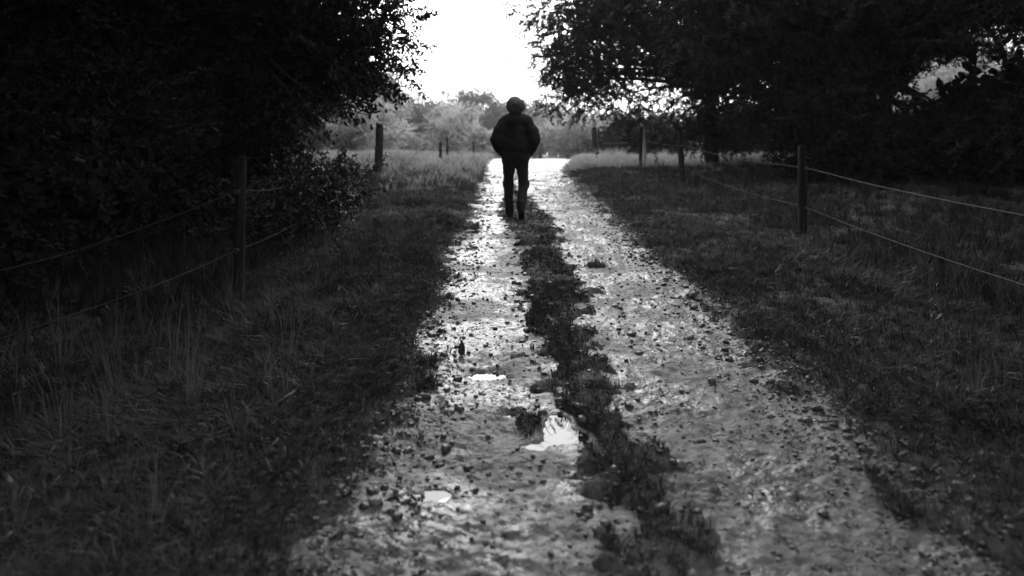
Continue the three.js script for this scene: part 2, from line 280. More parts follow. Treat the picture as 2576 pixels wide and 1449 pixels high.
// keeps leaves out of the open view along the lane (a gap in the trees over the track)
const seen = (p, x, y, d) => { const D = d - p.z; return [U0 + F * (p.x + x) / D, V0 - F * (p.y + y - EYE) / D, D]; };
const over = (p, y, D) => p.y + y > Math.max(3.6, 0.25 + 0.72 * Math.max(0, D - 1.8));               // high enough to arch unseen over the lane, added to shade it
const ragged = (u, v) => 46 * vn(u / 46, v / 46) + 22 * vn(u / 17, v / 17);
const litGap = (u, v, D = 1e9) => { const pad = 0.5 * F / D; return v > 185 - pad && v < 345 + pad && Math.abs(u - (2170 + (335 - v) * 1.65)) < 78 + ragged(u, v) * 0.9 + 1.6 * pad; };
const laneGap = (uMin, uMax) => (p, x, y, d) => { const [u, , D] = seen(p, x, y, d); return D < 1 || u < uMin || u > uMax || over(p, y, D); };
const leftEdge = (v) => v > 430 ? 770 : v > 345 ? 700 : v > 310 ? 860 - (v - 310) * 4.5 : v > 185 ? 1010 - (v - 185) * 1.15 : v > 60 ? 1010 + (185 - v) * 0.75 : v > 0 ? 1110 + (60 - v) * 2 : Math.max(760, 1110 + v * 2);
const rightEdge = (v) => v > 330 ? 1500 : v > 235 ? 1345 + (v - 235) * 1.6 : v > 60 ? 1345 - (235 - v) * 0.28 : v > 0 ? 1290 - (60 - v) : Math.min(1700, 1290 - v * 2.5);
const leftOf = (p, x, y, d) => { const [u, v, D] = seen(p, x, y, d); return D < 1 || u < leftEdge(v > 210 ? v + 0.42 * F / D : v) + ragged(u, v) || over(p, y, D); };
const rightOf = (p, x, y, d) => { const [u, v, D] = seen(p, x, y, d); return D < 1 || u > rightEdge(v) + ragged(u, v) || over(p, y, D); };

// ------------------------------------------------------------------ the sunlit trees past the end of the shade
const far = (u, d) => (u - U0) / F * d;
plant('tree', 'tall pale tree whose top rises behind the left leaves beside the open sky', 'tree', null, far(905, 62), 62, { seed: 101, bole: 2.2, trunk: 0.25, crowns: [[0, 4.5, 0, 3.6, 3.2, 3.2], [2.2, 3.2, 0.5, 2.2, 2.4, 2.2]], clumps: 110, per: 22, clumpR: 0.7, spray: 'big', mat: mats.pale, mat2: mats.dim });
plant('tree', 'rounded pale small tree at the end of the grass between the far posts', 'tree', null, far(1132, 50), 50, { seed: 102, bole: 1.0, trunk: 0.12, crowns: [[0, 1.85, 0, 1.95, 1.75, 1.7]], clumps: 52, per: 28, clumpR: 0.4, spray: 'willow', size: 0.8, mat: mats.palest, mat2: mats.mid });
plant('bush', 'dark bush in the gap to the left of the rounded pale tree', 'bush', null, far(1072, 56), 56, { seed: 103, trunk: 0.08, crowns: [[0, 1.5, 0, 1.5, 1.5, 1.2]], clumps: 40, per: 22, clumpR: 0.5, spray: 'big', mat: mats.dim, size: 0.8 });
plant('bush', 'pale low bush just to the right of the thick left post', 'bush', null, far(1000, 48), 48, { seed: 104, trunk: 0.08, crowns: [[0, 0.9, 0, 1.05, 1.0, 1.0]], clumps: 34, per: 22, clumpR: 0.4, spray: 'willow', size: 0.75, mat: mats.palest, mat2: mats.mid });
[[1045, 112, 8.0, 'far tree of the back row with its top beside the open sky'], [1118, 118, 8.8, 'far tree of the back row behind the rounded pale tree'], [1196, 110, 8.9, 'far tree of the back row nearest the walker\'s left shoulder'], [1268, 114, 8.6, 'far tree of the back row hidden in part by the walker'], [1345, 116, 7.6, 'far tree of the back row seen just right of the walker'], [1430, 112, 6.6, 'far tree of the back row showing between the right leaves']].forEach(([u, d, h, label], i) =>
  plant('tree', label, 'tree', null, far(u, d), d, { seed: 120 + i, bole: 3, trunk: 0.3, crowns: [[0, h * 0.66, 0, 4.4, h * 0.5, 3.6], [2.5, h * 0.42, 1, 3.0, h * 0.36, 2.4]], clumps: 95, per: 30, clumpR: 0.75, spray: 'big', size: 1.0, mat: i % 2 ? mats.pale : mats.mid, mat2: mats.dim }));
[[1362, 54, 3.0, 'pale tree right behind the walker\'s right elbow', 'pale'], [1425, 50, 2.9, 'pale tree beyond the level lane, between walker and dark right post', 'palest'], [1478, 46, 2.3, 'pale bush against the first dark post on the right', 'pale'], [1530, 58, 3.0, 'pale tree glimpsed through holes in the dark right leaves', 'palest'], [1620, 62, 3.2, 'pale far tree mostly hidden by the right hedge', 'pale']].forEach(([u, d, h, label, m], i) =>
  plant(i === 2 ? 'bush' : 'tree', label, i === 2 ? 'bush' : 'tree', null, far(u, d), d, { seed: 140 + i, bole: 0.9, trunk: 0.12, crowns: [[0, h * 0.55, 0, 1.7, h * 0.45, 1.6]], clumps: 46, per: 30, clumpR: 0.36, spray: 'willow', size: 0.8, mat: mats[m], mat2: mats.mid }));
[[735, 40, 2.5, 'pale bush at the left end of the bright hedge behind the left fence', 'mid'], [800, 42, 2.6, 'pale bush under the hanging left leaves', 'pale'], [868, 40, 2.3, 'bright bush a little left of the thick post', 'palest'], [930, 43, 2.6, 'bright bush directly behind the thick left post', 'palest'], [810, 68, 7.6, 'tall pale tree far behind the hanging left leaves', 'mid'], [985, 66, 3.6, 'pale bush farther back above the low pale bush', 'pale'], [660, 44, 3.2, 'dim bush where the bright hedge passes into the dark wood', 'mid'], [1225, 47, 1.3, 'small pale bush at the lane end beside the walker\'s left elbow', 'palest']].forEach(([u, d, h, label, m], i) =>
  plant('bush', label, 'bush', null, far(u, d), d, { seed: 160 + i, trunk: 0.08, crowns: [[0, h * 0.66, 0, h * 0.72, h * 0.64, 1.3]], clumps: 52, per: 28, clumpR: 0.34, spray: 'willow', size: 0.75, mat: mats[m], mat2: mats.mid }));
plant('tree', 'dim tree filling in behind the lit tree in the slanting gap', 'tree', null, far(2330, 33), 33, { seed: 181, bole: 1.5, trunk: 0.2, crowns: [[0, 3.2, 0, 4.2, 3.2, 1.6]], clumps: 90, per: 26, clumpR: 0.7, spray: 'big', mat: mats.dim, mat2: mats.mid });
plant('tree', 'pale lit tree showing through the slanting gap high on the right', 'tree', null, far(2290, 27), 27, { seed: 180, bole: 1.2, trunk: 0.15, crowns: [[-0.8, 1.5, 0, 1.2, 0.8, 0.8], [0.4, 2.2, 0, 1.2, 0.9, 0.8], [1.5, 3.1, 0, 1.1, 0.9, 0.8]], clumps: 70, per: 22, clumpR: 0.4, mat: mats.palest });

{
  const r = rng(303), l = [[], []];
  for (let i = 0; i < 3600; i++) { const x = -60 + 110 * r(), d = 128 + 14 * r(), h = 6.4 + 1.2 * vn(x * 0.12, 3); l[i % 2].push(M4(new THREE.Vector3(x, rise(d) + h * r(), -d), quat(r() * 3 - 1.5, r() * 6.283, r() * 3 - 1.5), 2.6 + 1.5 * r())); }
  const g = new THREE.Group(); g.name = numbered('woodland'); scene.add(g); kind(g, 'stuff', 'distant belt of trees low on the skyline behind the back row');
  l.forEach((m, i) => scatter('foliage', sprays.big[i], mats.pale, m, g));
}

// ------------------------------------------------------------------ the dark trees over the lane
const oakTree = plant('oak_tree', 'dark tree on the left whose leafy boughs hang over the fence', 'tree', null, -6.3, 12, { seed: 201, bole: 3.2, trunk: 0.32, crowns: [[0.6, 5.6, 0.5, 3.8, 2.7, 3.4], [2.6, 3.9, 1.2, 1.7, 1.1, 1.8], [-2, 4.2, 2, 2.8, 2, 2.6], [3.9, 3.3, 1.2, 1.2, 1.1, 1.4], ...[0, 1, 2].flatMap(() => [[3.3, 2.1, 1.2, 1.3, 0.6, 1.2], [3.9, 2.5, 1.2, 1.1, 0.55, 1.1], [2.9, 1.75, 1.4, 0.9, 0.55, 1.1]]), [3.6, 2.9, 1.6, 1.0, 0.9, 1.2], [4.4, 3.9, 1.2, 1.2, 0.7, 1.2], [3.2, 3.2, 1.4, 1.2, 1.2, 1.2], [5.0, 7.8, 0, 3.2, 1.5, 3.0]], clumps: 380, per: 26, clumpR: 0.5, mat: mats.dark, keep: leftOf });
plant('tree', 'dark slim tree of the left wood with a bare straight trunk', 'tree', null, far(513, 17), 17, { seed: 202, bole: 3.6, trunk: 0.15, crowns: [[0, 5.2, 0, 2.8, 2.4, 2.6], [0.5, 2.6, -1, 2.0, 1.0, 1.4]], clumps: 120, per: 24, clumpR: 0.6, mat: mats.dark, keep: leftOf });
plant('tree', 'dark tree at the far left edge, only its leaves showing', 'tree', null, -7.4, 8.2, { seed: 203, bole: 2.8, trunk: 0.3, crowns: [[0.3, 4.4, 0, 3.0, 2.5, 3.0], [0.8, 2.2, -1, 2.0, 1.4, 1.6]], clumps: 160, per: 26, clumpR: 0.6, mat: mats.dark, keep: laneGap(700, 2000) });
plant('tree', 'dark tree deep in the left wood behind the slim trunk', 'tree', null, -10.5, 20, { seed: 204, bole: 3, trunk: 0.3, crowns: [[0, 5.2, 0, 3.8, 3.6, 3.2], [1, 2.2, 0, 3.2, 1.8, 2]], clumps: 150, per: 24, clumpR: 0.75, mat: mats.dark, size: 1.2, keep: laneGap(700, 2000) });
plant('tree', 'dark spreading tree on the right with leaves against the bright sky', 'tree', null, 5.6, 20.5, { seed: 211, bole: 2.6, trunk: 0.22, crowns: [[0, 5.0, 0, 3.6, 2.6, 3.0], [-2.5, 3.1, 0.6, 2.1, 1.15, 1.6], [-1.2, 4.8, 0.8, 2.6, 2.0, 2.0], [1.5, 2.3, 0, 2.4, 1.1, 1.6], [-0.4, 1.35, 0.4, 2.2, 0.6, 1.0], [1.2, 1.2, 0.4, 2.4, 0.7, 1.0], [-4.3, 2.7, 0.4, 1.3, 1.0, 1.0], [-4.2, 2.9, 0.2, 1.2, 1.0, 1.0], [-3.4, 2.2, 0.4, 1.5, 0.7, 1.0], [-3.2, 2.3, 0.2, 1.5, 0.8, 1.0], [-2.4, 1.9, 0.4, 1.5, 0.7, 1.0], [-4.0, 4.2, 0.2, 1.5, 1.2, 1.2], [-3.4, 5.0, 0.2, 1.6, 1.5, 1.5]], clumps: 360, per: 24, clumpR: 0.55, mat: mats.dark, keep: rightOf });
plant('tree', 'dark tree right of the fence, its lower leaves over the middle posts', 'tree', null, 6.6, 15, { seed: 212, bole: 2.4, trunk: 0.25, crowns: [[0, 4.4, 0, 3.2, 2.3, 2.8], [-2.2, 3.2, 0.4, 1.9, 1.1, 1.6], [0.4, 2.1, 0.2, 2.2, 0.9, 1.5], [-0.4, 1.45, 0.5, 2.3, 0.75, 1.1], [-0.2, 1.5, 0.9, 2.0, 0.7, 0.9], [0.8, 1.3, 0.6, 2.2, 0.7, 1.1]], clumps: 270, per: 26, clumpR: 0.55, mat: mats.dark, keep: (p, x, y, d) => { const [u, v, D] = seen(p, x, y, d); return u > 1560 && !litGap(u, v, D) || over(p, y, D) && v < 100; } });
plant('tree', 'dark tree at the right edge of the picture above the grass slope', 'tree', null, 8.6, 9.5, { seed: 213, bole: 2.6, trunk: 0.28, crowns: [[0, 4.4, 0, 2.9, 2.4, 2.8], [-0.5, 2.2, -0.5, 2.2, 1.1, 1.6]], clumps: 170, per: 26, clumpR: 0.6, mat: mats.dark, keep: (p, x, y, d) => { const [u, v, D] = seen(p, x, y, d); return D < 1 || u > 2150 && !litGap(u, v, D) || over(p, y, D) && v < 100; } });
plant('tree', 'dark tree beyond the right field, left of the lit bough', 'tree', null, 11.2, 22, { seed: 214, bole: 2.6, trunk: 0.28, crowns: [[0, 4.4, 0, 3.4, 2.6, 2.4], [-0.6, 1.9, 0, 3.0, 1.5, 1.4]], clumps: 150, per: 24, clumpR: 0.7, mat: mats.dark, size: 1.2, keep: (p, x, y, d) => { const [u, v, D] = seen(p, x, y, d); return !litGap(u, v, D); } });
// trees added beside and behind the camera to shade the near ground
plant('tree', 'dark tree added beside the camera on the left to shade the near verge', 'tree', null, -5.2, 3.2, { seed: 221, bole: 2.8, trunk: 0.3, crowns: [[0.8, 4.9, 0, 3.4, 1.9, 3.4], [-0.5, 2.2, 0.5, 1.6, 1.2, 2.2], [3.6, 5.0, -2.5, 2.6, 1.2, 3.6]], clumps: 210, per: 24, clumpR: 0.7, mat: mats.dark, size: 1.3, keep: laneGap(180, 2400) });
plant('tree', 'dark tree added beside the camera on the right to shade the near verge', 'tree', null, 6.2, 2.6, { seed: 222, bole: 2.8, trunk: 0.3, crowns: [[-0.8, 4.9, 0, 3.6, 1.9, 3.4], [0, 2.2, 0.5, 1.6, 1.2, 2.2], [-4.0, 5.0, -2.5, 2.6, 1.2, 3.6]], clumps: 210, per: 24, clumpR: 0.7, mat: mats.dark, size: 1.3, keep: laneGap(180, 2450) });
plant('tree', 'dark unseen tree added behind the camera, its crown shading the lane', 'tree', null, -2.2, -4, { seed: 223, bole: 3, trunk: 0.3, crowns: [[1.5, 5.4, 0, 4.6, 2.4, 3.4], [-1.5, 2.6, 0, 2.2, 1.6, 1.6]], clumps: 150, per: 24, clumpR: 0.8, mat: mats.dark, size: 1.4 });
// woods that read as one mass behind the fences
function wood(label, seed, n, place, trunks) {
  const r = rng(seed), l = [[], []];
  for (let i = 0; i < n; i++) { const p = place(r); if (!p) continue; l[i % 2].push(M4(p, quat(r() * 3 - 1.5, r() * 6.283, r() * 3 - 1.5), 1.3 + 0.9 * r())); }
  const g = new THREE.Group(); g.name = numbered('woodland'); scene.add(g); kind(g, 'stuff', label);
  l.forEach((m, i) => scatter('foliage', sprays.big[i], mats.dark, m, g));
  return g;
}
wood('dark wood behind the left fence, too dark to tell its trees apart', 301, 16000, (r) => { const x = -7.5 - 13 * r(), d = -4 + 46 * r() ** 1.2, y = rise(d) + 0.1 + 8.5 * r() ** 1.3; if (U0 + F * x / Math.max(d, 1) > 700 && d > 5) return null; return new THREE.Vector3(x, y, -d); });
wood('dark wood closing the right side behind the grass slope', 302, 15000, (r) => { const x = 9.5 + 9 * r(), d = -3 + 24 * r(), y = rise(d) + 0.3 + 8 * r() ** 1.3, u = U0 + F * x / Math.max(d, 1), v = V0 - F * (y - EYE) / Math.max(1, d); if (d > 5 && (u < 1700 || litGap(u, v, d / 2.2))) return null; return new THREE.Vector3(x, y, -d); });
// hedges and bushes
[[4.9, 30.5, 1.25, 1.3], [6.6, 29.5, 1.35, 1.4], [8.6, 29, 1.4, 1.5], [10.6, 28.5, 1.45, 1.5], [10.4, 24.5, 1.3, 1.6], [14.6, 31, 1.7, 1.8], [6.5, 14.1, 1.0, 1.1], [8.6, 14.4, 1.15, 1.3]].forEach(([x, d, h, w], i) =>
  plant('hedge_bush', ['dark hedge bush just beyond the far dark pair of posts', 'dark hedge bush behind the pale stake', 'dark hedge bush behind the leaning right post', 'dark hedge bush to the right of the leaning post', 'dark bush under the right tree at the back of the field', 'dark hedge bush at the right end of the far hedge', 'dark bush at the foot of the tree just right of the nearest right post', 'dark bush under the right trees, on the slope past the nearest post'][i], 'hedge bush', null, x, d, { seed: 320 + i, trunk: 0.06, crowns: [[0, h * 0.75, 0, w * 0.9, h * 0.55, w]], clumps: 46, per: 24, clumpR: 0.38, mat: mats.dark, keep: laneGap(900, 1492) }));
[[-4.6, 5.2, 1.3, 1.2], [-4.8, 7.8, 1.6, 1.5], [-4.9, 10.6, 1.9, 1.5], [-5.0, 14, 2.0, 1.6], [-5.6, 18, 2.0, 1.7], [-4.4, 3.2, 1.0, 1.0]].forEach(([x, d, h, w], i) =>
  plant('bush', ['dark bush behind the left fence, left of the nearest post', 'dark bush behind the nearest left post', 'tall dark bush under the left tree', 'tall dark bush left of the hanging leaves', 'dark bush at the edge of the left wood where the light begins', 'dark bush at the bottom of the left edge'][i], 'bush', null, x, d, { seed: 340 + i, trunk: 0.06, crowns: [[0, h * 0.62, 0, w, h * 0.58, w]], clumps: 50, per: 24, clumpR: 0.38, mat: mats.dark, keep: leftOf }));
[[-3.15, 10.6, 0.34, 0.85], [-3.35, 13.2, 0.34, 0.9], [-2.95, 8.8, 0.36, 0.7]].forEach(([x, d, h, w], i) =>
  plant('bramble', ['glossy bramble between the two left posts, near the upper wire', 'glossy bramble heaped before the thick left post', 'low bramble trailing to the right of the nearest left post'][i], 'bramble', null, x, d, { seed: 360 + i, trunk: 0.02, crowns: [[0, h * 0.5, 0, w, h * 0.6, w * 1.3]], clumps: 44, per: 16, clumpR: 0.2, mat: mats.oak, size: 0.8, limbEvery: 2 }));

[[-3.9, 1.5, 2.0, 1.1, 'dark unseen bush added beside the camera on the left for shade'], [4.6, 1.9, 2.0, 1.1, 'dark unseen bush added beside the camera on the right for shade']].forEach(([x, d, h, w, label], i) => plant('bush', label, 'bush', null, x, d, { seed: 380 + i, trunk: 0.06, crowns: [[0, h * 0.6, 0, w, h * 0.6, 1.6]], clumps: 60, per: 24, clumpR: 0.4, mat: mats.dark }));  // out of view, added so the near corners fall into shade

// the hanging boughs of the left tree, leaf by leaf
{
  const r = rng(77), lg = [leafGeo(0.085, 0.045, 0.2, 0.1), leafGeo(0.07, 0.04, 0.1, 0.2), leafGeo(0.095, 0.05, 0.25, 0.05)], lm = leafy(0.03, 0.1, 0.6);
  const inv = oakTree.position, D = 9.6;
  const boughs = [[[700, 120], [830, 160], [940, 205], [992, 212]], [[760, 110], [900, 150], [1000, 178], [1052, 190]], [[680, 150], [760, 220], [850, 265], [935, 292]], [[680, 180], [750, 260], [800, 310], [832, 350]], [[690, 170], [790, 240], [880, 250], [960, 268]], [[700, 200], [740, 250], [770, 300], [800, 332]], [[820, 130], [880, 190], [910, 235], [925, 262]], [[720, 140], [800, 190], [870, 225], [905, 240]]];
  const wood = [];
  boughs.forEach((b, k) => {
    const pts = b.map(([u, v], i) => at(u, v, D + 0.5 * Math.sin(k * 2.1) + 0.15 * i).sub(inv));
    wood.push(tube(pts, 0.02, 0.004, 5));
    const c = new THREE.CatmullRomCurve3(pts);
    for (let i = 0; i < 34; i++) {
      const t = 0.15 + 0.85 * r(), p = c.getPointAt(t);
      p.add(new THREE.Vector3((r() - 0.5) * 0.3, (r() - 0.65) * 0.32, (r() - 0.5) * 0.4));
      const l = mesh('leaf', lg[i % 3], lm, oakTree); l.position.copy(p); l.quaternion.copy(quat(2.4 + 1.2 * r(), r() * 6.283, (r() - 0.5) * 1.2)); l.scale.setScalar(0.75 + 0.5 * r());
    }
  });
  mesh('bough', mergeGeometries(wood), mats.bark, oakTree);
}

// ------------------------------------------------------------------ fences
const woodMap = texture(256, 512, (i, j) => 0.05 + 0.08 * tvn(i / 4, j / 128, 64, 4) + 0.06 * tvn(i / 2, j / 32, 128, 16) + 0.06 * tvn(i / 32, j / 64, 8, 8), true);
const woodBump = texture(256, 512, (i, j) => 0.6 * tvn(i / 4, j / 128, 64, 4) + 0.4 * tvn(i / 2, j / 40, 128, 13));
const postMat = new THREE.MeshStandardMaterial({ map: woodMap, roughness: 0.9, bumpMap: woodBump, bumpScale: 0.006 });
const insulatorMat = std(0.05, 0.4), ropeMat = std(0.06, 0.7), shadedRopeMat = std(0.022, 0.8);  // left wires take a darker rope colour that stands in for shadow
function post(u, d, h, w, lean, heights, label, square) {
  const x = (u - U0) / F * d, y = topY(x, d), g = base('fence_post', x, y, -d, label, 'fence post', 'posts of the two wire fences');
  const geo = new THREE.CylinderGeometry(w * 0.46, w * 0.5, h + 0.3, square ? 14 : 16, 12, false); geo.translate(0, (h - 0.3) / 2, 0);
  const p = geo.attributes.position;
  for (let i = 0; i < p.count; i++) { const a = Math.atan2(p.getZ(i), p.getX(i)), yy = p.getY(i), k = 1 + 0.05 * Math.sin(a * 3 + u) + 0.03 * Math.sin(yy * 9 + a * 2 + u), top = yy > h - 0.001 && Math.hypot(p.getX(i), p.getZ(i)) > w * 0.2 ? 0.9 : 1; p.setXYZ(i, p.getX(i) * k * top + 0.012 * Math.sin(yy * 3 + u) * w * 4, yy + (yy > h - 0.01 ? 0.02 * Math.sin(a + u) : 0), p.getZ(i) * k * top); }
  geo.computeVertexNormals(); mesh('shaft', geo, postMat, g);
  const cap = new THREE.CylinderGeometry(w * 0.34, w * 0.415, 0.02, 14); cap.translate(0, h + 0.012, 0); mesh('top', cap, postMat, g);
  for (const q of heights) { const a = new THREE.CylinderGeometry(0.012, 0.016, 0.05, 10); a.rotateX(Math.PI / 2); a.translate((x < 0 ? 1 : -1) * 0.0, q, w * 0.5 + 0.02); const b = new THREE.TorusGeometry(0.018, 0.006, 6, 12); b.translate(0, q, w * 0.5 + 0.045); mesh('insulator', mergeGeometries([a.toNonIndexed(), b.toNonIndexed()]), insulatorMat, g); }
  g.rotation.z = lean; g.rotation.y = 0.3 * Math.sin(u);
  return { x, y, d, z: -d + w * 0.5 + 0.045, h };
}
const PL1 = post(600, 6.1, 1.13, 0.092, -0.02, [0.86, 0.38], 'nearest post of the left fence, standing dark among the bushes');
const PL2 = post(953, 16.5, 1.18, 0.19, -0.01, [0.66, 0.35], 'thick dark post of the left fence against the pale trees');
const PL3 = post(1107, 22.5, 0.66, 0.105, -0.02, [0.5], 'left fence post past the thick one, the shorter of a near pair');
const PL4 = post(1125, 26.5, 0.86, 0.10, 0.01, [0.6], 'left fence post just behind and right of the short one');
const PL5 = post(1192, 34, 0.76, 0.10, 0.03, [0.6], 'last left fence post, before the rounded pale tree');
const PR0 = post(3200, 3.4, 1.05, 0.105, 0, [0.78, 0.30], 'right fence post beside the camera');
const PR1 = post(2019, 9, 1.06, 0.108, 0.0, [0.80, 0.32], 'nearest post of the right fence, upright in the grass slope');
const PR2 = post(1719, 14.5, 1.06, 0.118, 0.07, [0.78, 0.32], 'leaning post of the right fence, second from the camera');
const PR3 = post(1611, 20, 1.1, 0.10, -0.03, [0.78, 0.32], 'right fence post beside the pale stake');
const PR4 = post(1495, 30.5, 1.2, 0.24, 0, [0.8], 'thick dark post at the far end of the right fence');
const PR5 = post(1520, 28, 0.75, 0.12, 0.02, [0.6], 'shorter dark post just right of the far thick post');
{ // a low field gate between the far posts and the third post
  const d = 28.8, xa = far(1503, d), xb = far(1606, d), y = topY((xa + xb) / 2, d), g = base('field_gate', xa, y, -d, 'dark low field gate between the far pair of posts and the pale stake', 'gate'), w = xb - xa;
  [0.18, 0.38, 0.58, 0.78, 0.98].forEach((h, i) => { const r = new THREE.BoxGeometry(w, 0.085, 0.03, 8, 1, 1), p = r.attributes.position; for (let k = 0; k < p.count; k++) p.setY(k, p.getY(k) + 0.012 * Math.sin(p.getX(k) * 2.3 + i * 1.7)); r.translate(w / 2, h, 0); mesh('rail', r, postMat, g); });
  for (const x of [0.04, w / 2, w - 0.04]) { const s = new THREE.BoxGeometry(0.08, 1.06, 0.04); s.translate(x, 0.56, 0.036); mesh('stile', s, postMat, g); }
}
// a pale stake behind the third right post
{ const d = 21.5, x = (1623 - U0) / F * d, g = base('pale_stake', x, topY(x, d), -d, 'slender pale stake rising behind the third right fence post', 'stake'); mesh('shaft', tube([new THREE.Vector3(0, -0.2, 0), new THREE.Vector3(-0.03, 0.6, 0), new THREE.Vector3(-0.10, 1.3, 0)], 0.055, 0.045, 10), std(0.65, 0.8, { bumpMap: woodBump, bumpScale: 0.004 }), g); const t = new THREE.SphereGeometry(0.045, 10, 6); t.scale(1, 0.4, 1); t.translate(-0.10, 1.3, 0); mesh('top', t, std(0.4, 0.8), g); }
function wire(points, sag, label) {
  const pts = []; points.forEach((p, i) => { pts.push(p); if (i < points.length - 1) for (const t of [0.25, 0.5, 0.75]) { const q = p.clone().lerp(points[i + 1], t); q.y -= sag * 4 * t * (1 - t) * p.distanceTo(points[i + 1]) / 6; pts.push(q); } });
  return tag(mesh('fence_wire', new THREE.TubeGeometry(new THREE.CatmullRomCurve3(pts), pts.length * 6, 0.0042, 6), points[0].x < 0 ? shadedRopeMat : ropeMat), label, 'fence wire', 'wires of the two fences');
}
const on = (p, q) => new THREE.Vector3(p.x, p.y + q, p.z);
wire([at(-250, 735, 3.6), at(190, 632, 4.7), on(PL1, 0.86), at(770, 452, 10.5), on(PL2, 0.66), on(PL3, 0.5), on(PL4, 0.6), on(PL5, 0.6)], 0.05, 'upper wire of the left fence');
wire([at(-150, 900, 3.4), at(380, 722, 4.8), on(PL1, 0.38), at(740, 566, 8.2), at(890, 502, 13), on(PL2, 0.35)], 0.04, 'lower wire of the left fence');
wire([on(PR0, 0.78), on(PR1, 0.80), on(PR2, 0.78), on(PR3, 0.78), on(PR5, 0.6)], 0.05, 'upper wire of the right fence');
wire([on(PR0, 0.30), on(PR1, 0.32), on(PR2, 0.32), on(PR3, 0.32)], 0.05, 'lower wire of the right fence');
{ const p = at(2174, 458, 7.7), g = base('twig', p.x, p.y, p.z, 'dead twig caught on the upper right wire', 'twig'); mesh('stem', mergeGeometries([tube([new THREE.Vector3(0, 0.07, 0), new THREE.Vector3(0.005, 0, 0), new THREE.Vector3(0.02, -0.1, 0.01), new THREE.Vector3(0.05, -0.14, 0)], 0.006, 0.003, 5), tube([new THREE.Vector3(0.004, -0.01, 0), new THREE.Vector3(-0.03, -0.02, 0.02), new THREE.Vector3(-0.035, -0.07, 0.02)], 0.004, 0.002, 5)]), mats.bark, g); const l = leafGeo(0.06, 0.03); l.rotateZ(2.6); l.translate(0.05, -0.13, 0); mesh('leaf', l, mats.oak, g); }

// ------------------------------------------------------------------ grass, litter and stones
const tufts = { short: [1, 2, 3, 4].map((s) => tuft(s, 11, 0.062, 0.05, 1.1, 0.0052)), mid: [5, 6, 7].map((s) => tuft(s, 10, 0.13, 0.06, 1.0, 0.006)), tall: [8, 9].map((s) => tuft(s, 14, 0.34, 0.06, 0.6, 0.006)), wide: [10, 14].map((s) => tuft(s, 20, 0.15, 0.2, 0.8, 0.012)) };
function turf(label, seed, sets) {                                     // sets: [geos, material, count, place(r) -> [x, d] or null, size]
  const g = new THREE.Group(); g.name = numbered('grass'); scene.add(g); kind(g, 'stuff', label);
  sets.forEach(([geos, mat, count, place, size], s) => {
    const r = rng(seed * 31 + s), l = geos.map(() => []);
    for (let i = 0; i < count; i++) { const p = place(r); if (!p) continue; const edge = Math.min(Math.abs(p[0] - edgeL(p[1])), Math.abs(p[0] - edgeR(p[1]))), patch = fbm(p[0] * 1.7, p[1] * 1.2 + 60, 2); if (r() > 0.3 + 5 * edge || (patch < -0.12 && r() < 0.5)) continue; const y = soilY(p[0], p[1]); if (hollow(p[0], p[1]) > 0.007 || wet(p[0], p[1]) > -0.025) continue; if (p[1] < 30 && gravelY(p[0], p[1]) > y + 0.004 && p[0] > edgeL(p[1]) - 0.4 && p[0] < edgeR(p[1]) + 0.4) continue; l[i % geos.length].push(M4(new THREE.Vector3(p[0], y, -p[1]), quat((r() - 0.5) * 0.5, r() * 6.283, (r() - 0.5) * 0.5), size * (0.6 + 0.8 * r()) * (1 + 0.5 * patch) * Math.min(1, 0.5 + 1.6 * edge))); }
    geos.forEach((ge, i) => scatter('blades', ge, mat, l[i], g));
  });
}
const rosettes = [0, 1].map((k) => { const r = rng(40 + k), gs = []; for (let i = 0; i < 8; i++) { const l = leafGeo(0.09 + 0.06 * r(), 0.035 + 0.02 * r(), 0.15, 0.22); l.applyQuaternion(quat(1.0 + 0.5 * r(), i * 0.785 + r() * 0.5, 0, 'YXZ')); gs.push(l); } return mergeGeometries(gs); });
const stalks = [0, 1].map((k) => tuft(50 + k, 5, 0.42, 0.05, 0.35, 0.004));
const near = (r, a, b) => a * Math.pow(b / a, r());
turf('dark rough grass of the left verge', 1, [
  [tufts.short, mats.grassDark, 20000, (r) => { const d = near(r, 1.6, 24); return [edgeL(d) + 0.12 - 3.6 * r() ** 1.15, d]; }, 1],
  [tufts.short, mats.grass, 30000, (r) => { const d = near(r, 1.6, 24); return [edgeL(d) + 0.12 - 2.4 * r() ** 1.3, d]; }, 1],
  [tufts.mid, mats.grassDark, 9000, (r) => { const d = near(r, 1.6, 26); return [edgeL(d) - 0.5 - 3.6 * r(), d]; }, 0.6],  // outer verge left to the darker blades, shade put into their colour
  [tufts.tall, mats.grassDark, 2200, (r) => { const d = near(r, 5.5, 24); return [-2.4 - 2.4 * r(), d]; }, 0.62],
  [rosettes, mats.weed, 900, (r) => { const d = near(r, 1.7, 16); return [edgeL(d) - 0.1 - 2.8 * r(), d]; }, 0.6],
  [stalks, mats.straw, 420, (r) => { const d = near(r, 2.2, 18); return [edgeL(d) - 0.5 - 2.6 * r(), d]; }, 0.8],
  [tufts.mid, mats.straw, 900, (r) => { const d = near(r, 1.6, 20); return [edgeL(d) - 0.3 - 2.6 * r(), d]; }, 0.9]]);
